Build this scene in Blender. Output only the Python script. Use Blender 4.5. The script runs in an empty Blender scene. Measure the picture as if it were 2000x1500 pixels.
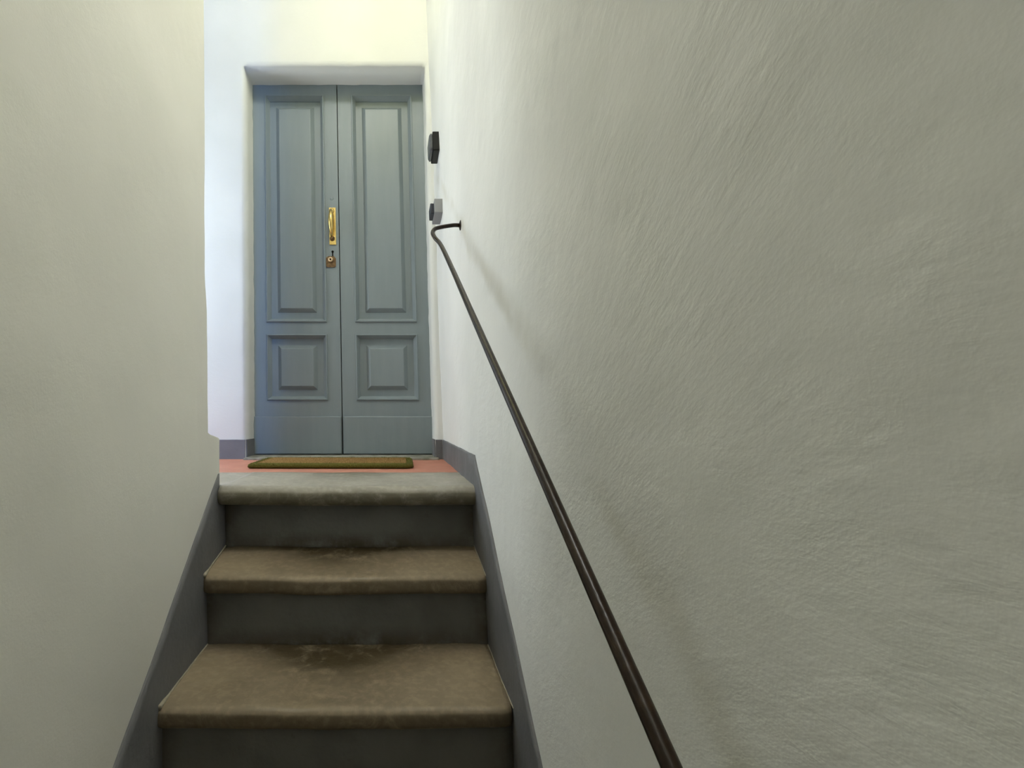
import bpy, bmesh, math, random
from mathutils import Vector, Matrix, noise

random.seed(7)
scene = bpy.context.scene
C = scene.collection

# ------------------------------------------------------------------ camera, world, light, exposure
CZ = 1.615                      # eye height above the lower floor (geometry below is measured from eye level)
cam_d = bpy.data.cameras.new('camera')
cam = bpy.data.objects.new('camera', cam_d)
C.objects.link(cam)
cam.location = (0, 0, CZ)
cam.rotation_euler = (math.radians(90 + 3.491), 0, 0)
cam_d.sensor_width = 36.0
cam_d.lens = 18.0
cam_d.shift_x = 0.117
cam_d.clip_start = 0.02
scene.camera = cam

scene.view_settings.view_transform = 'Standard'
scene.view_settings.look = 'None'
scene.view_settings.exposure = 0.1
scene.view_settings.gamma = 1.0
scene.view_settings.use_curve_mapping = False
scene.cycles.max_bounces = 7
scene.cycles.diffuse_bounces = 6

world = bpy.data.worlds.new('world')
scene.world = world
world.use_nodes = True
world.node_tree.nodes['Background'].inputs[0].default_value = (0.55, 0.72, 1.0, 1)
world.node_tree.nodes['Background'].inputs[1].default_value = 1.2

def area(name, loc, rot, sx, sy, power, col):
    l = bpy.data.lights.new(name, 'AREA')
    l.shape = 'RECTANGLE'; l.size = sx; l.size_y = sy
    l.energy = power; l.color = col
    o = bpy.data.objects.new(name, l); C.objects.link(o)
    o.location = loc; o.rotation_euler = rot
    return o
XW = -1.5                       # side wall of the passage
S2 = (2.02, 2.50, -0.1, 1.4)   # window in that side wall: y0, y1, z0, z1
# daylight through the window of the passage behind the left wall
WX0, WX1, WZ0, WZ1 = -1.42, -0.84, 0.25, 1.75
area('window_daylight', ((WX0 + WX1) / 2, -2.62, CZ + (WZ0 + WZ1) / 2), (math.radians(86), 0, 0),
     WX1 - WX0, WZ1 - WZ0, 60, (0.03, 0.28, 1.0))
# side window daylight: unseen panel inside the room, turned from door towards stair
area('side_window_daylight', (XW + 0.03, (S2[0] + S2[1]) / 2, CZ + (S2[2] + S2[3]) / 2), (math.radians(90), 0, math.radians(-118)),
     S2[1] - S2[0], S2[3] - S2[2], 14.5, (0.92, 0.99, 1.0))

LAMP = (-0.06, 1.78, 2.12)      # globe lamp over the landing (from eye level)
LAMP_W = 4.4
LAMP2 = (-0.10, 0.90, 2.80)    # globe lamp over the flight
LAMP2_W = 52

# ------------------------------------------------------------------ helpers
def V(x, y, z): return Vector((x, y, z + CZ))

def link(name, me, mat, parent=None, smooth=True):
    o = bpy.data.objects.new(name, me)
    C.objects.link(o)
    if mat is not None: me.materials.append(mat)
    if parent is not None:
        o.parent = parent
        w = Vector(parent.location)
        p = parent.parent
        while p is not None:
            w = w + Vector(p.location); p = p.parent
        me.transform(Matrix.Translation(-w))
    for p in me.polygons: p.use_smooth = smooth
    return o

def mesh_obj(name, verts, faces, mat, parent=None, smooth=True):
    me = bpy.data.meshes.new(name)
    me.from_pydata([tuple(v) for v in verts], [], faces)
    me.update()
    bm = bmesh.new(); bm.from_mesh(me)
    bmesh.ops.recalc_face_normals(bm, faces=bm.faces)
    bm.to_mesh(me); bm.free()
    return link(name, me, mat, parent, smooth)

def bm_obj(name, bm, mat, parent=None, smooth=False):
    me = bpy.data.meshes.new(name)
    bmesh.ops.recalc_face_normals(bm, faces=bm.faces)
    bm.to_mesh(me); bm.free()
    return link(name, me, mat, parent, smooth)

def empty(name, loc):
    o = bpy.data.objects.new(name, None)
    C.objects.link(o); o.location = loc
    o.empty_display_size = 0.1
    return o

def tag(o, label=None, cat=None, group=None, kind=None):
    if label: o['label'] = label
    if cat: o['category'] = cat
    if group: o['group'] = group
    if kind: o['kind'] = kind
    return o

def add_box(bm, x0, x1, y0, y1, z0, z1, bev=0.0, seg=2, fn=None):
    """box in eye-level coordinates; fn optionally shears the corners"""
    vs = []
    for z in (z0, z1):
        for (x, y) in ((x0, y0), (x1, y0), (x1, y1), (x0, y1)):
            p = (x, y, z)
            if fn: p = fn(*p)
            vs.append(bm.verts.new(V(*p)))
    q = [(0, 1, 2, 3), (4, 5, 6, 7), (0, 1, 5, 4), (1, 2, 6, 5), (2, 3, 7, 6), (3, 0, 4, 7)]
    fs = [bm.faces.new([vs[i] for i in f]) for f in q]
    if bev > 0:
        es = list({e for f in fs for e in f.edges})
        bmesh.ops.bevel(bm, geom=es, offset=bev, segments=seg, affect='EDGES', profile=0.5)

def box_obj(name, b, mat, parent=None, bev=0.0, seg=2, fn=None, smooth=False):
    bm = bmesh.new(); add_box(bm, *b, bev=bev, seg=seg, fn=fn)
    return bm_obj(name, bm, mat, parent, smooth)

def grid_faces(nu, nv, close_u=False):
    f = []
    for j in range(nv - 1):
        for i in range(nu - 1 + (1 if close_u else 0)):
            a = j * nu + i; b = j * nu + (i + 1) % nu
            f.append((a, b, b + nu, a + nu))
    return f

def tube(bm, pts, rads, n=16, squash=None):
    rings = []
    up = Vector((0, 0, 1))
    prev = None
    for i, p in enumerate(pts):
        t = (pts[min(i + 1, len(pts) - 1)] - pts[max(i - 1, 0)]).normalized()
        if prev is None:
            a = t.cross(up)
            if a.length < 1e-3: a = t.cross(Vector((1, 0, 0)))
            a.normalize()
        else:
            a = (prev - t * prev.dot(t)).normalized()
        prev = a
        b = t.cross(a)
        r = rads[i] if isinstance(rads, (list, tuple)) else rads
        rings.append([bm.verts.new(p + (a * math.cos(q) + b * math.sin(q)) * r) for q in [2 * math.pi * k / n for k in range(n)]])
    for j in range(len(rings) - 1):
        for k in range(n):
            bm.faces.new((rings[j][k], rings[j][(k + 1) % n], rings[j + 1][(k + 1) % n], rings[j + 1][k]))
    bm.faces.new(rings[0]); bm.faces.new(rings[-1])

def lathe(bm, c, axis, prof, n=24):
    """prof: list of (radius, distance along axis)"""
    ax = Vector(axis).normalized()
    a = ax.orthogonal().normalized(); b = ax.cross(a)
    rings = []
    for r, h in prof:
        if r < 1e-6: rings.append([bm.verts.new(Vector(c) + ax * h)])
        else: rings.append([bm.verts.new(Vector(c) + ax * h + (a * math.cos(2 * math.pi * k / n) + b * math.sin(2 * math.pi * k / n)) * r) for k in range(n)])
    for j in range(len(rings) - 1):
        p, q = rings[j], rings[j + 1]
        for k in range(n):
            k2 = (k + 1) % n
            if len(p) == 1 and len(q) == 1: continue
            if len(p) == 1: bm.faces.new((p[0], q[k2], q[k]))
            elif len(q) == 1: bm.faces.new((p[k], p[k2], q[0]))
            else: bm.faces.new((p[k], p[k2], q[k2], q[k]))
    if len(rings[0]) > 1: bm.faces.new(rings[0])
    if len(rings[-1]) > 1: bm.faces.new(rings[-1])

def sm(a, b, x):
    t = max(0.0, min(1.0, (x - a) / (b - a))); return t * t * (3 - 2 * t)

def nz(x, y, z, s): return noise.noise(Vector((x * s, y * s, z * s)))

# ------------------------------------------------------------------ materials
class N:
    def __init__(self, name, rough=0.85, spec=0.25, metal=0.0):
        self.m = bpy.data.materials.new(name); self.m.use_nodes = True
        self.t = self.m.node_tree; self.b = self.t.nodes['Principled BSDF']
        self.b.inputs['Roughness'].default_value = rough
        self.b.inputs['Specular IOR Level'].default_value = spec
        self.b.inputs['Metallic'].default_value = metal
        self.geo = self.t.nodes.new('ShaderNodeNewGeometry')
        self.pos = self.geo.outputs['Position']
    def l(self, a, b): self.t.links.new(a, b)
    def mapping(self, rot=(0, 0, 0), scale=(1, 1, 1), loc=(0, 0, 0), src=None):
        n = self.t.nodes.new('ShaderNodeMapping'); n.vector_type = 'POINT'
        n.inputs['Location'].default_value = loc; n.inputs['Rotation'].default_value = rot; n.inputs['Scale'].default_value = scale
        self.l(src or self.pos, n.inputs['Vector']); return n.outputs[0]
    def noise(self, scale, vec=None, detail=3, rough=0.5, dist=0.0):
        n = self.t.nodes.new('ShaderNodeTexNoise')
        n.inputs['Scale'].default_value = scale; n.inputs['Detail'].default_value = detail
        n.inputs['Roughness'].default_value = rough; n.inputs['Distortion'].default_value = dist
        self.l(vec or self.pos, n.inputs['Vector']); return n.outputs['Fac']
    def ramp(self, fac, stops):
        n = self.t.nodes.new('ShaderNodeValToRGB')
        while len(n.color_ramp.elements) < len(stops): n.color_ramp.elements.new(0.5)
        for e, (p, c) in zip(n.color_ramp.elements, stops):
            e.position = p; e.color = (*c, 1) if len(c) == 3 else c
        self.l(fac, n.inputs[0]); return n.outputs[0]
    def val(self, fac, a, b, lo=0.0, hi=1.0):
        n = self.t.nodes.new('ShaderNodeMapRange'); n.interpolation_type = 'SMOOTHSTEP'
        n.inputs[1].default_value = a; n.inputs[2].default_value = b; n.inputs[3].default_value = lo; n.inputs[4].default_value = hi
        self.l(fac, n.inputs[0]); return n.outputs[0]
    def math(self, op, a, b=None):
        n = self.t.nodes.new('ShaderNodeMath'); n.operation = op
        for i, x in enumerate((a, b)):
            if x is None: continue
            if isinstance(x, (int, float)): n.inputs[i].default_value = x
            else: self.l(x, n.inputs[i])
        return n.outputs[0]
    def mix(self, fac, a, b, mode='MIX'):
        n = self.t.nodes.new('ShaderNodeMix'); n.data_type = 'RGBA'; n.blend_type = mode
        for sock, x in ((n.inputs[0], fac), (n.inputs[6], a), (n.inputs[7], b)):
            if isinstance(x, (int, float)): sock.default_value = x
            elif isinstance(x, tuple): sock.default_value = (*x, 1)
            else: self.l(x, sock)
        return n.outputs[2]
    def sep(self, vec=None):
        n = self.t.nodes.new('ShaderNodeSeparateXYZ'); self.l(vec or self.pos, n.inputs[0]); return n.outputs
    def color(self, c):
        if isinstance(c, tuple): self.b.inputs['Base Color'].default_value = (*c, 1)
        else: self.l(c, self.b.inputs['Base Color'])
        return self
    def bump(self, h, dist=0.002, strength=1.0):
        n = self.t.nodes.new('ShaderNodeBump'); n.inputs['Distance'].default_value = dist; n.inputs['Strength'].default_value = strength
        self.l(h, n.inputs['Height'])
        prev = self.b.inputs['Normal'].links
        if prev: self.l(prev[0].from_socket, n.inputs['Normal'])
        self.l(n.outputs[0], self.b.inputs['Normal']); return self


def plaster(name, base, rot=0.6, grime_shade=None, stroke=1.0):
    n = N(name, 0.9, 0.15)
    big = n.noise(1.7, detail=2)
    c = n.mix(n.val(big, 0.3, 0.7), tuple(x * 0.94 for x in base), tuple(min(1, x * 1.04) for x in base))
    med = n.noise(7.0, detail=2)
    c = n.mix(n.val(med, 0.45, 0.75, 0, 0.25), c, (base[0] * 0.93, base[1] * 0.95, base[2] * 0.92))
    if grime_shade:
        a, b, wdt = grime_shade
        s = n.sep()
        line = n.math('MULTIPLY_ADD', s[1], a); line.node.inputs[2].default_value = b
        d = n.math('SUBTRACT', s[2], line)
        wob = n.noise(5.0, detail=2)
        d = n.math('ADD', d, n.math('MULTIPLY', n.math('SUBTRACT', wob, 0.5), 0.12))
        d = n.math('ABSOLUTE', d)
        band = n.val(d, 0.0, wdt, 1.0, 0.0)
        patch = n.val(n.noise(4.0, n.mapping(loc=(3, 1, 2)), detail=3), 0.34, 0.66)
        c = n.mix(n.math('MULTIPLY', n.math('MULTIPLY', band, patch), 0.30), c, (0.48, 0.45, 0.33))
    n.color(c)
    # trowel and brush strokes
    st = n.noise(1.0, n.mapping(src=n.mapping(rot=(rot, 0, 0)), scale=(26, 26, 95)), detail=3, rough=0.6)
    msk = n.val(n.noise(2.6, detail=2), 0.40, 0.66, 0.05, 1.0)
    n.bump(n.math('MULTIPLY', st, msk), 0.0010 * stroke)
    st2 = n.noise(1.0, n.mapping(src=n.mapping(rot=(rot * 0.45 - 0.12, 0, 0), loc=(2, 1, 4)), scale=(20, 20, 60)), detail=4, rough=0.6, dist=0.25)
    n.bump(n.math('MULTIPLY', st2, n.val(n.noise(3.4, n.mapping(loc=(5, 2, 7)), detail=2), 0.42, 0.62)), 0.0008 * stroke)
    n.bump(n.noise(16, detail=2), 0.002 * stroke)
    n.bump(n.noise(210, detail=2), 0.00022)
    return n.m

M = {}
# hand dirt and the rail's soft shadow, painted as one band on the wall: z = a*y + b
M['plaster_r'] = plaster('wall_plaster_right', (0.80, 0.805, 0.78), rot=0.55, grime_shade=(0.69, -0.516 + CZ, 0.055))
M['plaster_l'] = plaster('wall_plaster_left', (0.80, 0.79, 0.73), rot=-0.7, stroke=0.55)
M['plaster_b'] = plaster('wall_plaster_back', (0.665, 0.675, 0.65), rot=0.2, stroke=0.6)
M['plaster_c'] = plaster('ceiling_plaster', (0.80, 0.79, 0.74), rot=0.2, stroke=0.6)

def paint(name, base, dirt=None, rough=0.6):
    n = N(name, rough, 0.3)
    c = n.mix(n.val(n.noise(9, detail=4), 0.35, 0.7), base, tuple(x * 0.85 for x in base))
    if dirt: c = n.mix(n.val(n.noise(22, detail=5, rough=0.65), 0.52, 0.72, 0, 0.6), c, dirt)
    n.color(c); n.bump(n.noise(70, detail=3), 0.0012); n.bump(n.noise(12, detail=2), 0.003)
    return n.m
M['skirt'] = paint('grey_skirting_paint', (0.175, 0.175, 0.182))
def riser_paint():
    n = N('grey_riser_paint', 0.7, 0.3)
    c = n.mix(n.val(n.noise(9, detail=4), 0.35, 0.7), (0.17, 0.168, 0.158), (0.14, 0.138, 0.128))
    at = n.t.nodes.new('ShaderNodeAttribute'); at.attribute_name = 'soil'; at.attribute_type = 'GEOMETRY'
    c = n.mix(n.math('MULTIPLY', at.outputs['Fac'], n.val(n.noise(14, detail=5, rough=0.65), 0.25, 0.6)), c, (0.065, 0.05, 0.028))
    c = n.mix(n.val(n.noise(26, detail=5, rough=0.65), 0.62, 0.74, 0, 0.35), c, (0.09, 0.075, 0.05))
    n.color(c); n.bump(n.noise(70, detail=3), 0.0012); n.bump(n.noise(12, detail=2), 0.003)
    return n.m
M['riser'] = riser_paint()

def stone(name, base, dark, seed, worn=0.45):
    n = N(name, 0.55, 0.35)
    mp = n.mapping(loc=(seed, seed * 2.1, 0))
    c = n.mix(n.val(n.noise(6, mp, detail=5, rough=0.6), 0.3, 0.7), base, tuple(x * 0.80 for x in base))
    c = n.mix(n.val(n.noise(60, mp, detail=4), 0.42, 0.7, 0, 0.55), c, tuple(x * 1.25 for x in base))
    # foot-worn dirt, heaviest in the middle and towards the back of the tread
    s = n.sep()
    at = n.t.nodes.new('ShaderNodeAttribute'); at.attribute_name = 'soil'; at.attribute_type = 'GEOMETRY'
    w = n.math('MULTIPLY', at.outputs['Fac'], n.val(n.noise(15, mp, detail=6, rough=0.72, dist=0.5), 0.24, 0.54))
    c = n.mix(n.math('MULTIPLY', w, 1.0), c, dark)
    n.color(c)
    n.l(n.val(n.noise(8, mp, detail=3), 0.3, 0.7, 0.38, 0.68), n.b.inputs['Roughness'])
    n.bump(n.noise(45, mp, detail=4), 0.0018); n.bump(n.noise(9, mp, detail=2), 0.004)
    return n.m
M['stone1'] = stone('grey_stone_tread', (0.35, 0.33, 0.28), (0.13, 0.115, 0.075), 1.3)
M['stone2'] = stone('brown_stone_tread', (0.27, 0.215, 0.142), (0.055, 0.04, 0.018), 4.1)

n = N('terracotta_floor', 0.6, 0.3)
c = n.mix(n.val(n.noise(10, detail=4), 0.3, 0.7), (0.50, 0.22, 0.155), (0.43, 0.18, 0.125))
c = n.mix(n.val(n.noise(35, detail=5), 0.55, 0.75, 0, 0.5), c, (0.45, 0.30, 0.22))
n.color(c); n.bump(n.noise(50, detail=3), 0.001); M['red'] = n.m
n = N('lower_floor_tile', 0.6, 0.3); n.color(n.mix(n.val(n.noise(7, detail=4), 0.3, 0.7), (0.22, 0.19, 0.15), (0.17, 0.14, 0.11))); M['lowfloor'] = n.m
n = N('threshold_stone', 0.6, 0.3); n.color(n.mix(n.val(n.noise(20, detail=5), 0.35, 0.65), (0.33, 0.315, 0.27), (0.17, 0.165, 0.12))); n.bump(n.noise(60), 0.001); M['sill'] = n.m

n = N('blue_grey_door_paint', 0.42, 0.4)
c = n.mix(n.val(n.noise(5, n.mapping(scale=(6, 6, 0.7)), detail=4), 0.3, 0.7), (0.212, 0.25, 0.262), (0.20, 0.238, 0.25))
c = n.mix(n.val(n.noise(40, detail=5, rough=0.7), 0.66, 0.8, 0, 0.35), c, (0.14, 0.15, 0.15))
n.color(c); n.bump(n.noise(1.0, n.mapping(scale=(160, 160, 8)), detail=2), 0.0002); n.bump(n.noise(14, detail=2), 0.0015); M['door'] = n.m
n = N('dark_gap', 0.9, 0.1); n.color((0.015, 0.014, 0.012)); M['dark'] = n.m
n = N('polished_brass', 0.24, 0.5, 1.0); n.color(n.mix(n.val(n.noise(40, detail=3), 0.35, 0.7), (0.83, 0.62, 0.24), (0.70, 0.50, 0.17))); M['brass'] = n.m
n = N('tarnished_brass', 0.45, 0.5, 0.9); n.color(n.mix(n.val(n.noise(90, detail=3), 0.35, 0.7), (0.14, 0.085, 0.045), (0.24, 0.155, 0.075))); M['oldbrass'] = n.m
n = N('lock_brass', 0.35, 0.5, 0.8); n.color((0.62, 0.46, 0.28)); M['lockbrass'] = n.m
n = N('dark_iron', 0.28, 0.22, 0.0); n.color(n.mix(n.val(n.noise(60, detail=4), 0.4, 0.7), (0.016, 0.009, 0.005), (0.030, 0.018, 0.010)))
n.bump(n.noise(120, detail=2), 0.0004); M['iron'] = n.m
n = N('black_plastic', 0.4, 0.2); n.color((0.010, 0.010, 0.008)); M['black'] = n.m
n = N('smoked_plastic', 0.25, 0.5); n.color((0.10, 0.105, 0.11)); M['smoke'] = n.m
n = N('grey_plastic', 0.5, 0.4); n.color((0.27, 0.275, 0.28)); M['greyp'] = n.m
n = N('dark_grey_rubber', 0.5, 0.4); n.color((0.03, 0.034, 0.045)); M['rocker'] = n.m
n = N('coir_brown', 0.95, 0.1); n.color(n.mix(n.noise(260, detail=2), (0.17, 0.098, 0.034), (0.42, 0.26, 0.10))); n.bump(n.noise(350, detail=2), 0.004); M['coir'] = n.m
n = N('coir_green', 0.95, 0.1); n.color(n.mix(n.noise(260, detail=2), (0.06, 0.062, 0.010), (0.18, 0.165, 0.04))); n.bump(n.noise(350, detail=2), 0.004); M['coirg'] = n.m
n = N('white_wood', 0.5, 0.4); n.color((0.7, 0.69, 0.66)); M['white'] = n.m
n = N('opal_glass', 0.4, 0.4); n.color((0.9, 0.88, 0.8)); n.b.inputs['Emission Color'].default_value = (1.0, 0.88, 0.60, 1); n.b.inputs['Emission Strength'].default_value = 6; M['opal'] = n.m
n = N('clear_glass', 0.02, 0.5); n.color((0.95, 0.97, 1.0)); n.b.inputs['Transmission Weight'].default_value = 1.0; n.b.inputs['IOR'].default_value = 1.02; M['glass'] = n.m

# ------------------------------------------------------------------ the shell
YB = 2.53            # plane of the end wall
YF = -2.6            # far end behind the photographer
ZC = 3.2             # ceiling
ZL = -0.215          # landing
ZF = -CZ             # lower floor
LEAN = -0.0225       # the old end wall leans a little
def lin(a, b, n): return [a + (b - a) * i / (n - 1) for i in range(n)]

# right wall -----------------------------------------------------
def xr(y, z):
    return 0.2478 - 0.0325 * z + 0.0045 * nz(y, z, 3.1, 2.1) + 0.0022 * nz(y, z, 9.4, 6.5) + 0.0008 * nz(y, z, 5.5, 19)
ys = lin(YF, YB + 0.02, 200); zs = lin(ZF, ZC, 160)
vs = [V(xr(y, z), y, z) for z in zs for y in ys]
nb = len(vs); fc = grid_faces(len(ys), len(zs))
vs += [V(0.55, YF, ZF), V(0.55, YB + 0.02, ZF), V(0.55, YB + 0.02, ZC), V(0.55, YF, ZC)]
nu = len(ys); nv = len(zs)
fc += [(nb, nb + 1, nb + 2, nb + 3),
       tuple(range(0, nu)) + (nb + 1, nb), tuple(range((nv - 1) * nu, nv * nu)) + (nb + 2, nb + 3),
       tuple(j * nu for j in range(nv)) + (nb + 3, nb), tuple(j * nu + nu - 1 for j in range(nv)) + (nb + 2, nb + 1)]
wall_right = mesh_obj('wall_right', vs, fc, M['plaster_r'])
tag(wall_right, 'rough white plastered wall on the right carrying the handrail', kind='structure')

# left wall, ends free at the landing with a low rounded stub --------
def xl(y, z):
    return -0.5285 - 0.0305 * (z + 0.2) + 0.004 * nz(y, z, 1.7, 2.2) + 0.0016 * nz(y, z, 4.4, 7)
XLB = -0.735
def yend(z):
    e = 1.495 + 0.0035 * nz(0.3, z, 2.2, 3.5) + 0.002 * nz(0.3, z, 7.7, 13)
    e += 0.012 * sm(0.42, 0.30, z) - 0.006
    e += 0.100 * sm(-0.050, -0.074, z) + 0.004 * nz(1.3, z, 4.1, 30) * sm(-0.03, -0.06, z)
    e += 0.40 * sm(ZL - 0.001, ZL - 0.004, z)          # below the landing the wall carries on under the top step
    return e
zs = sorted(set([round(v, 4) for v in lin(ZF, -0.3, 30) + lin(-0.3, 0.1, 70) + [ZL - 0.001, ZL - 0.004] + lin(0.1, ZC, 110)]))
yl = lin(YF, 1.40, 90)
rings = []
for z in zs:
    e = yend(z); r = 0.012
    row = [V(xl(y, z), y, z) for y in yl]
    x0 = xl(1.45, z)
    row += [V(x0, y, z) for y in lin(1.40, e - r, 14)[1:]]
    row += [V(x0 - r + r * math.cos(a), e - r + r * math.sin(a), z) for a in (0.3, 0.6, 0.9, 1.2, math.pi / 2)]
    row += [V(x, e, z) for x in lin(x0 - r, XLB + r, 5)[1:]]
    row += [V(XLB + r - r * math.sin(a), e - r + r * math.cos(a), z) for a in (0.4, 0.8, 1.2, math.pi / 2)]
    row += [V(XLB, y, z) for y in (1.2, 0.4, -0.8, YF)]
    rings.append(row)
nu = len(rings[0]); vs = [v for r in rings for v in r]
fc = grid_faces(nu, len(rings), True)
fc += [tuple(range(nu)), tuple(range((len(rings) - 1) * nu, len(rings) * nu))]
wall_left = mesh_obj('wall_left', vs, fc, M['plaster_l'])
tag(wall_left, 'cream plastered wall on the left ending at the landing', kind='structure')

# end wall with the door opening ------------------------------------
OX0, OX1, OZ = -0.7245, 0.2095, 1.797      # opening in leaning coordinates
YD = 2.69                                   # plane of the door leaves
def bx(s, z): return s + LEAN * z
def byy(s, z): return YB + 0.003 * nz(s, z, 8.8, 2.5) + 0.0012 * nz(s, z, 2.8, 9)
ss = lin(XW, OX0, 60) + lin(OX0, OX1, 50)[1:] + lin(OX1, 0.34, 8)[1:]
zz = lin(ZL - 0.15, OZ, 150) + lin(OZ, ZC, 50)[1:]
vs = []; idx = {}
fc = []
i0 = 59; i1 = 59 + 49; jz = 149
def wob(s, z): return 0.0022 * nz(s, z, 6.1, 16) + 0.0008 * nz(s, z, 3.3, 45)
for j, z in enumerate(zz):
    for i, s in enumerate(ss):
        if i0 < i < i1 and j < jz: continue
        s2, z2, dy = s, z, 0
        if i in (i0, i1) and j <= jz: s2 += wob(0.5 * i, z); dy = 0.003
        if j == jz and i0 <= i <= i1: z2 += wob(s, 3.0); dy = 0.003
        idx[(i, j)] = len(vs); vs.append(V(bx(s2, z2), byy(s, z) + dy, z2))
for j in range(len(zz) - 1):
    for i in range(len(ss) - 1):
        k = [(i, j), (i + 1, j), (i + 1, j + 1), (i, j + 1)]
        if all(q in idx for q in k) and not (i0 <= i < i1 and j < jz): fc.append(tuple(idx[q] for q in k))
# reveal
path = [(i0, j) for j in range(jz + 1)] + [(i, jz) for i in range(i0 + 1, i1 + 1)] + [(i1, j) for j in range(jz - 1, -1, -1)]
prev = None
for q in path:
    a = idx[q]; p = vs[a]
    b = len(vs); vs.append(Vector((p.x, YB + 0.09, p.z)))
    c_ = len(vs); vs.append(Vector((p.x + (0.006 if q[0] == i0 else -0.008 if q[0] == i1 else 0), YD + 0.06, p.z + (0.004 if q[1] == jz else 0))))
    if prev: fc += [(prev[0], a, b, prev[1]), (prev[1], b, c_, prev[2])]
    prev = (a, b, c_)
wall_back = mesh_obj('wall_back', vs, fc, M['plaster_b'])
tag(wall_back, 'white plastered end wall with the deep door recess', kind='structure')

# ceiling, floors, remaining walls -----------------------------------
def struct(name, b, mat, label):
    o = box_obj(name, b, mat); tag(o, label, kind='structure'); return o
struct('ceiling', (XW - 0.1, 0.6, YF - 0.1, YD + 0.1, ZC, ZC + 0.12), M['plaster_c'], 'white plastered ceiling above the stair')
struct('floor', (XW - 0.1, 0.235, YF - 0.1, 1.0, ZF - 0.1, ZF), M['lowfloor'], 'dark floor at the foot of the stair')
bm = bmesh.new()
for b in ((YF - 0.1, S2[0], ZL - 0.14, ZC), (S2[1], YD + 0.1, ZL - 0.14, ZC), (S2[0], S2[1], ZL - 0.14, S2[2]), (S2[0], S2[1], S2[3], ZC)):
    add_box(bm, XW - 0.12, XW, *b)
tag(bm_obj('wall_side', bm, M['plaster_b']), 'white side wall of the passage with a window', kind='structure')
struct('wall_front', (XLB, 0.56, YF - 0.12, YF, ZF, ZC), M['plaster_l'], 'cream wall at the foot of the stair')
landing = box_obj('floor_landing', (XW, 0.256, 1.945, YD + 0.08, ZL - 0.12, ZL), M['red'])
tag(landing, 'red cement landing floor before the door', kind='structure')
passage = box_obj('floor_passage', (XW, XLB - 0.002, YF, 1.93, ZL - 0.12, ZL), M['red'])
tag(passage, 'red cement passage floor behind the left wall', kind='structure')
struct('floor_margin', (XLB - 0.002, -0.5245, 1.60, 1.945, ZL - 0.06, ZL), M['stone1'], 'grey stone margin beside the top step')
# wall with the window at the end of the passage
bm = bmesh.new()
for b in ((XW, WX0, YF - 0.12, YF, ZL, ZC), (WX1, XLB, YF - 0.12, YF, ZL, ZC), (WX0, WX1, YF - 0.12, YF, ZL, WZ0), (WX0, WX1, YF - 0.12, YF, WZ1, ZC)):
    add_box(bm, *b)
tag(bm_obj('wall_window', bm, M['plaster_b']), 'white wall with a tall window at the passage end', kind='structure')
win = empty('window_1', V((WX0 + WX1) / 2, YF - 0.06, WZ0)); tag(win, 'tall white casement window at the passage end', kind='structure')
bm = bmesh.new(); t = 0.04
for b in ((WX0, WX0 + t, 0, 0, WZ0, WZ1), (WX1 - t, WX1, 0, 0, WZ0, WZ1), (WX0 + t, WX1 - t, 0, 0, WZ0, WZ0 + t), (WX0 + t, WX1 - t, 0, 0, WZ1 - t, WZ1)):
    add_box(bm, b[0], b[1], YF - 0.015, YF + 0.02, b[4], b[5])
bm_obj('window_frame', bm, M['white'], win)
box_obj('pane', (WX0, WX1, YF - 0.085, YF - 0.080, WZ0, WZ1), M['glass'], win)
win2 = empty('window_2', V(XW - 0.06, (S2[0] + S2[1]) / 2, S2[2])); tag(win2, 'white framed side window beside the landing', kind='structure')
bm = bmesh.new()
for b in ((S2[0], S2[0] + t, S2[2], S2[3]), (S2[1] - t, S2[1], S2[2], S2[3]), (S2[0] + t, S2[1] - t, S2[2], S2[2] + t), (S2[0] + t, S2[1] - t, S2[3] - t, S2[3])):
    add_box(bm, XW - 0.04, XW - 0.005, *b)
bm_obj('window_frame', bm, M['white'], win2)
box_obj('pane', (XW - 0.117, XW - 0.112, S2[0], S2[1], S2[2], S2[3]), M['glass'], win2)

# ------------------------------------------------------------------ grey painted skirting
ZS = -0.120
SL = [(2.53, ZS), (1.553, ZS), (0.951, -0.626), (-0.2, -1.50), (YF, -1.50)]
SLL = [(1.70, -0.226), (1.5795, -0.226), (1.5785, -0.178), (0.985, -0.648), (-0.1, -1.50), (YF, -1.50)]
def top_of(pl, y):
    for (ya, za), (yb, zb) in zip(pl, pl[1:]):
        if yb <= y <= ya: return za + (zb - za) * (ya - y) / (ya - yb)
    return pl[-1][1]
def skirting(name, pl, fx, sgn, y0, y1, label):
    yv = sorted(set(lin(y0, y1, 220) + [p[0] for p in pl if y0 <= p[0] <= y1]))
    vs = []; cols = 14
    for y in yv:
        zt = top_of(pl, y)
        if y > 1.68 and sgn < 0: zb = ZL - 0.01
        else: zb = zt - 0.46
        zb = max(zb, ZF)
        zt += 0.0018 * nz(y, 0, 4.2, 14)
        for k in range(cols):
            z = zt + (zb - zt) * k / (cols - 1)
            vs.append(V(fx(y, z) + sgn * 0.0042, y, z))
        vs.append(V(fx(y, zb) - sgn * 0.003, y, zb)); vs.append(V(fx(y, zt) - sgn * 0.003, y, zt))
    n_ = cols + 2
    fc = grid_faces(n_, len(yv), True) + [tuple(range(n_)), tuple(range((len(yv) - 1) * n_, len(yv) * n_))]
    o = mesh_obj(name, vs, fc, M['skirt'])
    for p in o.data.polygons:
        p.use_smooth = abs(p.normal.x) > 0.7
    tag(o, label, kind='structure'); return o
skirting('baseboard_right', SL, xr, -1, YF + 0.02, 2.524, 'grey painted skirting band stepping down the right wall')
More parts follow.
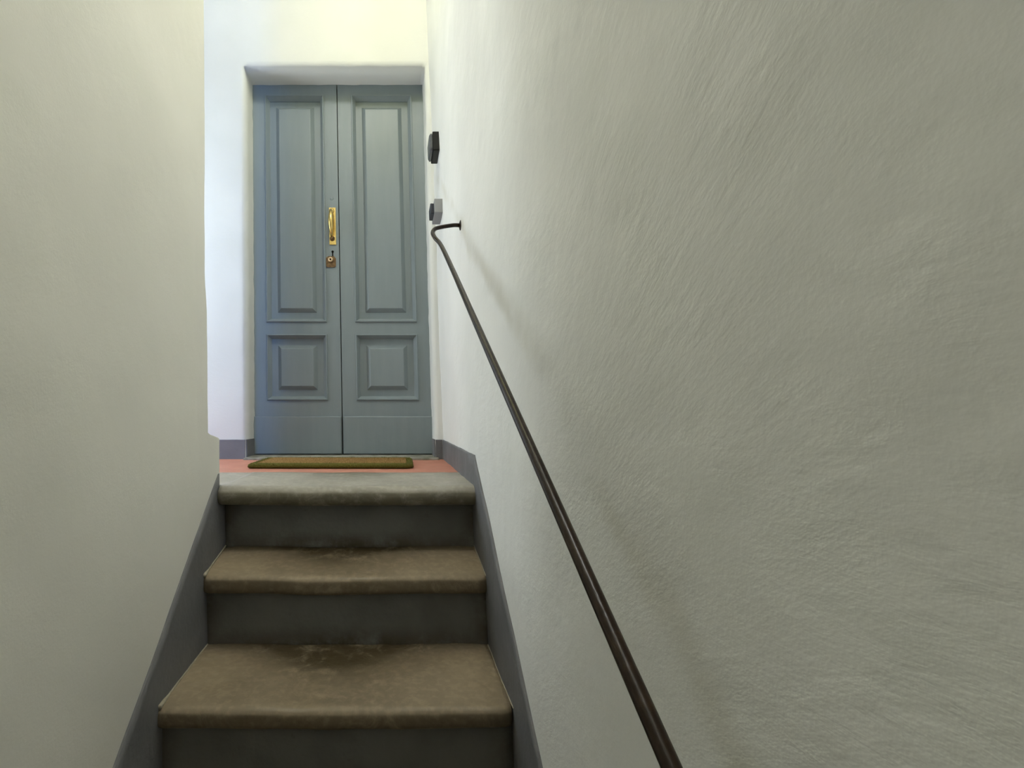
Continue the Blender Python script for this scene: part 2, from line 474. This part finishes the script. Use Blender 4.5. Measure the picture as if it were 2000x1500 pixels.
skirting('baseboard_left', SLL, lambda y, z: xl(min(y, 1.45), z), 1, YF + 0.02, 1.69, 'grey painted skirting band running down the left wall')
def back_skirt(name, s0, s1, label):
    sv = lin(s0, s1, max(4, int((s1 - s0) / 0.02)))
    vs = []
    for s in sv:
        for (z, dy) in ((ZS + 0.0012 * nz(s, 0, 1, 20), -0.0035), (ZL - 0.005, -0.0035), (ZL - 0.005, 0.004), (ZS, 0.004)):
            vs.append(V(bx(s, z), byy(s, z) + dy, z))
    fc = grid_faces(4, len(sv), True) + [(0, 1, 2, 3), tuple(range(len(vs) - 4, len(vs)))]
    tag(mesh_obj(name, vs, fc, M['skirt'], smooth=False), label, kind='structure')
back_skirt('baseboard_back', XW, OX0 - 0.001, 'grey skirting on the end wall left of the door')
back_skirt('baseboard_back_corner', OX1 + 0.001, 0.243, 'grey skirting strip between the door and the right wall')
fn = lambda x, y, z: (bx(x, z), y, z)
tag(box_obj('baseboard_reveal', (OX0 - 0.004, OX0 + 0.006, YB + 0.006, YD - 0.004, ZL, ZS), M['skirt'], fn=fn), 'grey skirting in the left door reveal', kind='structure')
tag(box_obj('baseboard_reveal_far', (OX1 - 0.006, OX1 + 0.004, YB + 0.006, YD - 0.004, ZL, ZS), M['skirt'], fn=fn), 'grey skirting in the right door reveal', kind='structure')

# ------------------------------------------------------------------ staircase
stair = empty('staircase', V(-0.13, 0.9, ZF))
tag(stair, 'steep worn stone stair with grey painted risers climbing to the door', 'staircase')
XS0, XS1 = -0.523, 0.2445

def tread(yf, yb, zf, zb, th, rnd, mat, seed, wear=0.006, nose_dark=0.3, soil=1.0, ends=0.0):
    """stone tread slab with a rounded nose; yf nose, yb back edge, zf / zb top height at nose and back"""
    nx = 72
    prof = []                                   # (y, z, t) t = 0 back .. 1 nose
    for i in range(15):
        y = yb + (yf + rnd - yb) * i / 14
        prof.append((y, zb + (zf - zb) * i / 14, i / 14))
    for a in lin(0.25, math.pi / 2, 6): prof.append((yf + rnd - rnd * math.sin(a), zf - rnd + rnd * math.cos(a), 1))
    r2 = min(rnd, th - rnd) * 0.95
    for a in lin(0.0, math.pi / 2, 6): prof.append((yf + r2 - r2 * math.cos(a), zf - th + r2 - r2 * math.sin(a), 1))
    prof += [(yf + 0.09, zf - th, 1), (yb, zb - th, 0)]
    npf = len(prof)
    vs = []; soils = []
    xa = XS0 - 0.002; xb_ = XS1 + 0.018
    for i in range(nx):
        u = i / (nx - 1)
        # the right end follows the leaning wall
        x = xa + (xb_ - xa) * u
        cx = math.exp(-((u - 0.48) / 0.30) ** 2)
        edge = max(sm(0.025, 0.0, u), sm(0.975, 1.0, u))
        for (y, z, t) in prof:
            dz = -wear * cx * (0.4 + 0.6 * t) + 0.0020 * nz(x, y, seed, 7) + 0.001 * nz(x, y, seed + 3, 22)
            dy = (0.005 * cx * (t == 1)) + 0.003 * nz(x, z, seed + 9, 9) + 0.0015 * nz(x, z, seed + 5, 30)
            if t == 1 and ends: dy += ends * edge
            vs.append(V(x, y + dy, z + dz))
            back = sm(0.85, 0.0, t)
            s_ = soil * (0.65 * sm(0.35, 0.0, t) + math.exp(-((u - 0.47) / 0.24) ** 2) * (0.38 + 1.2 * back))
            if t == 1: s_ = nose_dark * (1.0 if z < zf - rnd * 0.6 else 0.2)  # front and underside of the nose coloured darker than its top edge
            soils.append(min(1.0, s_))
    fc = grid_faces(npf, nx, True) + [tuple(range(npf)), tuple(range((nx - 1) * npf, nx * npf))]
    o = mesh_obj('tread', vs, fc, mat, stair)
    at = o.data.attributes.new('soil', 'FLOAT', 'POINT')
    at.data.foreach_set('value', soils)
    return o

def riser(y, z0, z1, seed):
    nx, nz_ = 40, 12
    vs = []
    for j in range(nz_):
        for i in range(nx):
            x = XS0 + (XS1 + 0.024 - XS0) * i / (nx - 1); z = z0 + (z1 - z0) * j / (nz_ - 1)
            e = 0.006 * max(sm(0.06, 0, i / (nx - 1)), sm(0.94, 1, i / (nx - 1)))
            vs.append(V(x, y - e - 0.006 * sm(0.12, 0, j / (nz_ - 1)) + 0.003 * nz(x, z, seed, 6) + 0.0015 * nz(x, z, seed + 2, 20), z))
    m = len(vs)
    fc = grid_faces(nx, nz_)
    x0, x1 = XS0, XS1 + 0.024
    vs += [V(x0, y + 0.05, z0), V(x1, y + 0.05, z0), V(x1, y + 0.05, z1), V(x0, y + 0.05, z1)]
    fc += [(m, m + 1, m + 2, m + 3), tuple(range(nx)) + (m + 1, m), tuple(range((nz_ - 1) * nx, nz_ * nx)) + (m + 2, m + 3),
           tuple(j * nx for j in range(nz_)) + (m + 3, m), tuple(j * nx + nx - 1 for j in range(nz_)) + (m + 2, m + 1)]
    o = mesh_obj('riser', vs, fc, M['riser'], stair)
    at = o.data.attributes.new('soil', 'FLOAT', 'POINT')
    at.data.foreach_set('value', [max(sm(0.42, 0.02, (j + 0.25 * nz(i * 0.2, seed, 1, 1)) / (nz_ - 1)) * (0.55 + 0.45 * math.exp(-((i / nx - 0.5) / 0.3) ** 2)),
                                      0.7 * max(sm(0.09, 0, i / (nx - 1)), sm(0.91, 1, i / (nx - 1)))) for j in range(nz_) for i in range(nx)] + [0.0] * 4)
    return o

S = [  # nose y, top z at nose, riser y below, thickness
    (1.558, -0.214, 1.630, 0.060),
    (1.432, -0.440, 1.466, 0.050),
    (1.153, -0.637, 1.185, 0.046),
    (0.880, -0.831, 0.912, 0.046),
    (0.600, -1.027, 0.632, 0.046),
    (0.320, -1.223, 0.352, 0.046),
    (0.040, -1.419, 0.072, 0.046)]
zback = [ZL + 0.001, -0.404, -0.632] + [s[1] + 0.004 for s in S[3:]]
yback = [1.945] + [S[i - 1][2] + 0.02 for i in range(1, len(S))]
for i, (yf, z, yr, th) in enumerate(S):
    tread(yf, yback[i], z, zback[i], th, 0.030 if i == 0 else 0.017, M['stone1'] if i == 0 else M['stone2'], 3.7 * i + 1,
          wear=0.003 if i == 0 else 0.007, nose_dark=0.9 if i == 0 else 0.55, soil=0.35 if i == 0 else 1.0, ends=0.0 if i == 0 else 0.008)
    zlow = zback[i + 1] - 0.012 if i + 1 < len(S) else ZF
    riser(yr, zlow, z - th + 0.012, 2.9 * i + 5)

# pale mortar smeared where the treads meet the skirting
n = N('pale_mortar', 0.9, 0.2); n.color(n.mix(n.noise(60, detail=4), (0.42, 0.39, 0.31), (0.24, 0.21, 0.15))); n.bump(n.noise(120), 0.002); M['mortar'] = n.m
for i in (1, 2, 3):
    yf, z, yr, th = S[i]
    for side in (0, 1):
        bm = bmesh.new(); pts = []; rad = []
        for k in range(24):
            t_ = k / 23; y = yf + 0.006 + (S[i - 1][2] - 0.004 - yf - 0.006) * t_
            zt = z + (zback[i] - z) * t_ - 0.0015
            fx = (xl(min(y, 1.45), zt) + 0.0048) if side == 0 else (xr(y, zt) - 0.0048)
            pts.append(V(fx, y, zt)); rad.append((0.0026 if side == 0 else 0.0018) * (1 + 0.6 * nz(y, i, side, 40)) + (0.004 * sm(0.2, 0.0, t_) if side == 0 else 0))
        tube(bm, pts, rad, 8); bm_obj('mortar_edge', bm, M['mortar'], stair, True)

# threshold stone under the door
tag(box_obj('threshold', (OX0 + 0.004, 0.222, YB - 0.055, YD + 0.03, ZL - 0.01, ZL + 0.010), M['sill'], bev=0.004, fn=fn),
    'worn grey stone threshold under the double door', 'threshold')

# ------------------------------------------------------------------ the double door
door = empty('door_1', V(-0.26, YD, ZL + 0.01)); tag(door, 'blue grey panelled wooden double door in the recess', 'door', kind='structure')
ZD0, ZD1 = -0.203, 1.800
DX0, DXM, DX1 = -0.7295, -0.262, 0.2135
def dfn(x, y, z): return (x + LEAN * z, y, z)

def ring(bm, x0, x1, z0, z1, prof, fill=False):
    loops = []
    for (o, h) in prof:
        loops.append([bm.verts.new(V(*dfn(x, YD - h, z))) for (x, z) in ((x0 + o, z0 + o), (x1 - o, z0 + o), (x1 - o, z1 - o), (x0 + o, z1 - o))])
    for a, b in zip(loops, loops[1:]):
        for k in range(4): bm.faces.new((a[k], a[(k + 1) % 4], b[(k + 1) % 4], b[k]))
    if fill: bm.faces.new(loops[-1])

MOULD = [(0.0, -0.004), (0.0, 0.005), (0.003, 0.009), (0.0065, 0.009), (0.008, 0.004), (0.0095, 0.002), (0.021, -0.018), (0.0225, -0.019), (0.023, -0.028)]
# z of panel openings: outer moulding edges
PZ = ((-0.005 + 0.083, 0.428), (0.492, 1.740))
def leaf(x0, x1, label):
    st0, st1 = 0.074, 0.070
    lf = bmesh.new()
    a, b = x0 + st0, x1 - st1
    yf, yb = YD, YD + 0.04
    add_box(lf, x0, a, yf, yb, ZD0, ZD1, fn=dfn); add_box(lf, b, x1, yf, yb, ZD0, ZD1, fn=dfn)
    add_box(lf, a, b, yf, yb, ZD0, PZ[0][0], fn=dfn); add_box(lf, a, b, yf, yb, PZ[0][1], PZ[1][0], fn=dfn); add_box(lf, a, b, yf, yb, PZ[1][1], ZD1, fn=dfn)
    L = bm_obj('door_leaf', lf, M['door'], door); L['label'] = label
    for (z0, z1) in PZ:
        r = bmesh.new(); ring(r, a, b, z0, z1, MOULD); bm_obj('panel_moulding', r, M['door'], L)
        p = bmesh.new()
        ring(p, a + 0.018, b - 0.018, z0 + 0.018, z1 - 0.018, [(0, -0.034), (0, -0.0245), (0.038, -0.0235), (0.041, -0.0205), (0.057, -0.0045), (0.060, -0.0035)], True)
        bm_obj('raised_panel', p, M['door'], L)
    k = bmesh.new(); add_box(k, x0 + 0.002, x1 - 0.002, YD - 0.014, YD + 0.002, ZD0 + 0.002, -0.006, bev=0.004, fn=dfn)
    bm_obj('kick_board', k, M['door'], L)
    return L
L1 = leaf(DX0, DXM - 0.0025, 'left leaf with the brass pull')
L2 = leaf(DXM + 0.0025, DX1, 'right leaf without handle')
bm = bmesh.new(); add_box(bm, DX0 - 0.02, DX1 + 0.02, YD + 0.042, YD + 0.06, ZL, ZD1 + 0.03, fn=dfn)  # dark backing sheet, its colour standing in for shade between the leaves
bm_obj('dark_backing', bm, M['dark'], door)

# brass pull handle
hx, hz0, hz1 = -0.297, 0.909, 1.113
def DV(x, y, z): return V(*dfn(x, y, z))
bm = bmesh.new(); add_box(bm, hx - 0.018, hx + 0.018, YD - 0.005, YD + 0.001, hz0, hz1, bev=0.002, fn=dfn)
pull = bm_obj('pull_handle', bm, M['brass'], door); pull['label'] = 'polished brass pull handle'
bm = bmesh.new()
pts = []; rad = []
for i in range(25):
    t = i / 24; z = hz1 - 0.016 - t * (hz1 - hz0 - 0.060)
    pts.append(DV(hx - 0.004, YD - 0.006 - 0.044 * math.sin(math.pi * t) ** 0.55, z)); rad.append(0.0065 + 0.0065 * math.sin(math.pi * t) ** 0.8)
tube(bm, pts, rad, 18); bm_obj('grip', bm, M['brass'], pull, True)
bm = bmesh.new(); lathe(bm, DV(hx - 0.002, YD - 0.004, hz0 + 0.034), (0, -1, 0), [(0.0, 0), (0.014, 0), (0.013, 0.006), (0.008, 0.014), (0.0, 0.016)], 20); bm_obj('lower_boss', bm, M['oldbrass'], pull, True)
bm = bmesh.new(); lathe(bm, DV(hx - 0.002, YD - 0.004, hz1 - 0.018), (0, -1, 0), [(0.0, 0), (0.014, 0), (0.013, 0.006), (0.008, 0.012), (0.0, 0.013)], 20); bm_obj('upper_boss', bm, M['brass'], pull, True)

# lock
lx, lz = -0.308, 0.823
bm = bmesh.new()
out = []
for (x, z) in [(-0.026, -0.030), (-0.018, -0.036), (0.018, -0.036), (0.026, -0.030), (0.026, 0.012), (0.016, 0.024), (-0.012, 0.024), (-0.026, 0.016)]: out.append((lx + x, lz + z))
f0 = [bm.verts.new(DV(x, YD - 0.006, z)) for x, z in out]; f1 = [bm.verts.new(DV(x, YD + 0.001, z)) for x, z in out]
bm.faces.new(f0); bm.faces.new(f1)
for k in range(8): bm.faces.new((f0[k], f0[(k + 1) % 8], f1[(k + 1) % 8], f1[k]))
lock = bm_obj('lock_plate', bm, M['oldbrass'], door); lock['label'] = 'worn brown lock plate'
bm = bmesh.new(); lathe(bm, DV(lx - 0.002, YD - 0.005, lz + 0.004), (0, -1, 0), [(0.0, 0.0), (0.0135, 0), (0.0135, 0.009), (0.011, 0.011), (0.0055, 0.011), (0.005, 0.006), (0.0, 0.006)], 24); bm_obj('lock_cylinder', bm, M['lockbrass'], lock, True)
bm = bmesh.new(); lathe(bm, DV(lx - 0.002, YD - 0.012, lz + 0.004), (0, -1, 0), [(0.0, 0.0), (0.005, 0), (0.005, 0.0015), (0.0, 0.0015)], 16); bm_obj('key_slot', bm, M['dark'], lock)
bm = bmesh.new(); lathe(bm, DV(lx + 0.009, YD + 0.0005, lz + 0.050), (0, -1, 0), [(0.0, 0), (0.0065, 0), (0.0065, 0.002), (0, 0.002)], 16)
add_box(bm, lx + 0.0055, lx + 0.0125, YD - 0.0015, YD + 0.001, lz + 0.022, lz + 0.050, fn=dfn)
bm_obj('old_keyhole', bm, M['dark'], door)
bm = bmesh.new(); lathe(bm, DV(-0.299, YD + 0.0005, 1.164), (0, -1, 0), [(0.0, 0), (0.010, 0), (0.009, 0.0016), (0, 0.002)], 20)
bm_obj('painted_plug', bm, M['door'], door, True)

# ------------------------------------------------------------------ handrail
def catmull(P, n=10):
    out = []
    for i in range(len(P) - 1):
        p0 = P[max(i - 1, 0)]; p1 = P[i]; p2 = P[i + 1]; p3 = P[min(i + 2, len(P) - 1)]
        for k in range(n):
            t = k / n
            out.append(0.5 * ((2 * p1) + (-p0 + p2) * t + (2 * p0 - 5 * p1 + 4 * p2 - p3) * t * t + (-p0 + 3 * p1 - 3 * p2 + p3) * t ** 3))
    out.append(P[-1]); return out
RP = [(0.2235, 1.669, 0.631), (0.2017, 1.660, 0.6277), (0.1663, 1.645, 0.6169), (0.1398, 1.630, 0.6045), (0.1298, 1.610, 0.5837), (0.1353, 1.580, 0.5564), (0.1496, 1.530, 0.5149)]
rail = empty('handrail', V(0.2225, 1.668, 0.631)); tag(rail, 'dark iron round-bar handrail running down the right wall', 'handrail')
RA, RB = Vector((0.18015, 0.3444, -0.2269)), Vector((0.1724, 0.7312, 0.01167))
dirv = RB - RA
line = lambda y: RA + dirv * ((y - RA.y) / dirv.y)
pts = [Vector(p) for p in RP] + [line(y) for y in (1.33, 1.1, 0.757, 0.355, 0.0, -0.4)]
e = line(-0.4)
pts = catmull(pts, 10) + [Vector((e.x + 0.01, -0.45, e.z - 0.035)), Vector((e.x + 0.05, -0.48, e.z - 0.055)), Vector((0.285, -0.49, e.z - 0.06))]
bm = bmesh.new(); tube(bm, [V(*p) for p in pts], 0.0066, 16); bm_obj('rail_bar', bm, M['iron'], rail, True)
ax = (-1, 0, 0.03)
bm = bmesh.new(); lathe(bm, V(xr(1.668, 0.631) + 0.002, 1.668, 0.631), ax, [(0.0, 0), (0.017, 0), (0.017, 0.003), (0.009, 0.006), (0.0, 0.006)], 24); bm_obj('wall_flange', bm, M['iron'], rail)

# ------------------------------------------------------------------ boxes on the wall beside the door
def wbox(bm, y0, y1, z0, z1, p0, p1, bev, seg=3):
    zc = (z0 + z1) / 2; yc = (y0 + y1) / 2
    base = xr(yc, zc)
    f = lambda x, y, z: (base - 0.0325 * (z - zc) - x, y, z)
    add_box(bm, p0, p1, y0, y1, z0, z1, bev=bev, seg=seg, fn=f)
bb = empty('intercom', V(0.20, 2.28, 1.20)); tag(bb, 'small black plastic box on the wall beside the door, upper of two', 'intercom')
bm = bmesh.new(); wbox(bm, 2.188, 2.315, 1.166, 1.252, -0.002, 0.028, 0.004); bm_obj('housing', bm, M['black'], bb)
bm = bmesh.new(); wbox(bm, 2.192, 2.311, 1.170, 1.248, 0.024, 0.043, 0.013, 4); bm_obj('cover', bm, M['smoke'], bb)
sb = empty('switch_box', V(0.21, 2.2, 0.86)); tag(sb, 'grey surface switch box on the wall above the handrail end', 'switch')
bm = bmesh.new(); wbox(bm, 2.180, 2.325, 0.882, 0.944, -0.002, 0.036, 0.003); bm_obj('housing', bm, M['greyp'], sb)
bm = bmesh.new(); wbox(bm, 2.205, 2.295, 0.888, 0.934, 0.034, 0.052, 0.004); bm_obj('rocker', bm, M['rocker'], sb)

# ------------------------------------------------------------------ doormat
mat_root = empty('doormat', V(-0.25, 2.22, ZL)); tag(mat_root, 'brown coir doormat with green border on the red landing', 'doormat')
def mat_outline(inset, n=10):
    c = [(-0.585, 2.075), (0.088, 2.065), (0.094, 2.385), (-0.578, 2.40)]
    r = max(0.004, 0.045 - inset); out = []
    cx = [(c[0][0] + inset, c[0][1] + inset), (c[1][0] - inset, c[1][1] + inset), (c[2][0] - inset, c[2][1] - inset), (c[3][0] + inset, c[3][1] - inset)]
    rs = [0.012, r, r * 0.6, r * 0.6]
    for k, (x, y) in enumerate(cx):
        rr = rs[k]; sx = (1, -1, -1, 1)[k]; sy = (1, 1, -1, -1)[k]
        a0 = (math.pi, 1.5 * math.pi, 0, 0.5 * math.pi)[k]
        for i in range(n):
            a = a0 + 0.5 * math.pi * i / (n - 1)
            out.append((x + sx * rr + rr * math.cos(a), y + sy * rr + rr * math.sin(a)))
    return out
def mat_part(name, loops, mat):
    vs = []; 
    for inset, h in loops: vs += [V(x, y, ZL + h + 0.0012 * nz(x, y, 2, 25)) for x, y in mat_outline(inset)]
    n_ = 40; fc = grid_faces(n_, len(loops), True) + [tuple(range(n_)), tuple(range(len(vs) - n_, len(vs)))]
    return mesh_obj(name, vs, fc, mat, mat_root)
mat_part('border', [(0.006, 0.001), (0.0, 0.006), (0.002, 0.016), (0.010, 0.021), (0.030, 0.021), (0.032, 0.015)], M['coirg'])
mat_part('coir_field', [(0.030, 0.008), (0.030, 0.019), (0.034, 0.021)], M['coir'])
bm = bmesh.new(); bmg = bmesh.new()
for i in range(9000):
    x = random.uniform(-0.58, 0.088); y = random.uniform(2.072, 2.39)
    d = min(x + 0.583, 0.090 - x, y - 2.069, 2.39 - y)
    if d < 0.004: continue
    if x > 0.06 and y < 2.10 and (x - 0.048) ** 2 + (y - 2.11) ** 2 > 0.0016: continue
    t = bmg if d < 0.030 else bm
    h = random.uniform(0.003, 0.008); a = random.uniform(0, math.pi); w = 0.0012
    z = ZL + 0.018 - max(0, 0.012 - d) * 0.8
    dx, dy = w * math.cos(a), w * math.sin(a)
    jx, jy = random.gauss(0, 0.002), random.gauss(0, 0.002)
    t.faces.new([t.verts.new(V(x - dx, y - dy, z)), t.verts.new(V(x + dx, y + dy, z)), t.verts.new(V(x + jx, y + jy, z + h))])
for t, nm, m in ((bm, 'coir_fibres', M['coir']), (bmg, 'border_fibres', M['coirg'])):
    o = bm_obj(nm, t, m, mat_root); o['kind'] = 'stuff'

# ------------------------------------------------------------------ lamps above the picture
def globe(pos, watt, label, col, r=0.11):
    x, y, z = pos
    root = empty('ceiling_lamp', V(x, y, ZC)); tag(root, label, 'lamp', 'opal globe lamps on the ceiling')
    bm = bmesh.new(); lathe(bm, V(x, y, ZC), (0, 0, -1), [(0, 0), (0.05, 0), (0.05, 0.012), (0.003, 0.03), (0.003, ZC - z - 0.05), (0.016, ZC - z - 0.045), (0.016, ZC - z - 0.02)], 24)
    bm_obj('ceiling_rose', bm, M['iron'], root, True)
    l = bpy.data.lights.new('bulb', 'POINT'); l.energy = watt; l.color = col; l.shadow_soft_size = r
    lo = bpy.data.objects.new('bulb', l); C.objects.link(lo); lo.parent = root
    lo.location = (0, 0, z - ZC)
    bm = bmesh.new()
    lathe(bm, V(x, y, z), (0, 0, 1), [(0.0, -0.03)] + [(0.03 * math.sin(a), -0.03 * math.cos(a)) for a in lin(0.3, math.pi - 0.3, 8)] + [(0.0, 0.03)], 16)
    g = bm_obj('bulb_glass', bm, M['opal'], root, True)
    return root
globe(LAMP, LAMP_W, 'opal globe lamp hanging over the landing', (0.97, 0.92, 0.05))
globe(LAMP2, LAMP2_W, 'opal globe lamp hanging over the stair flight', (1.0, 0.995, 0.975))
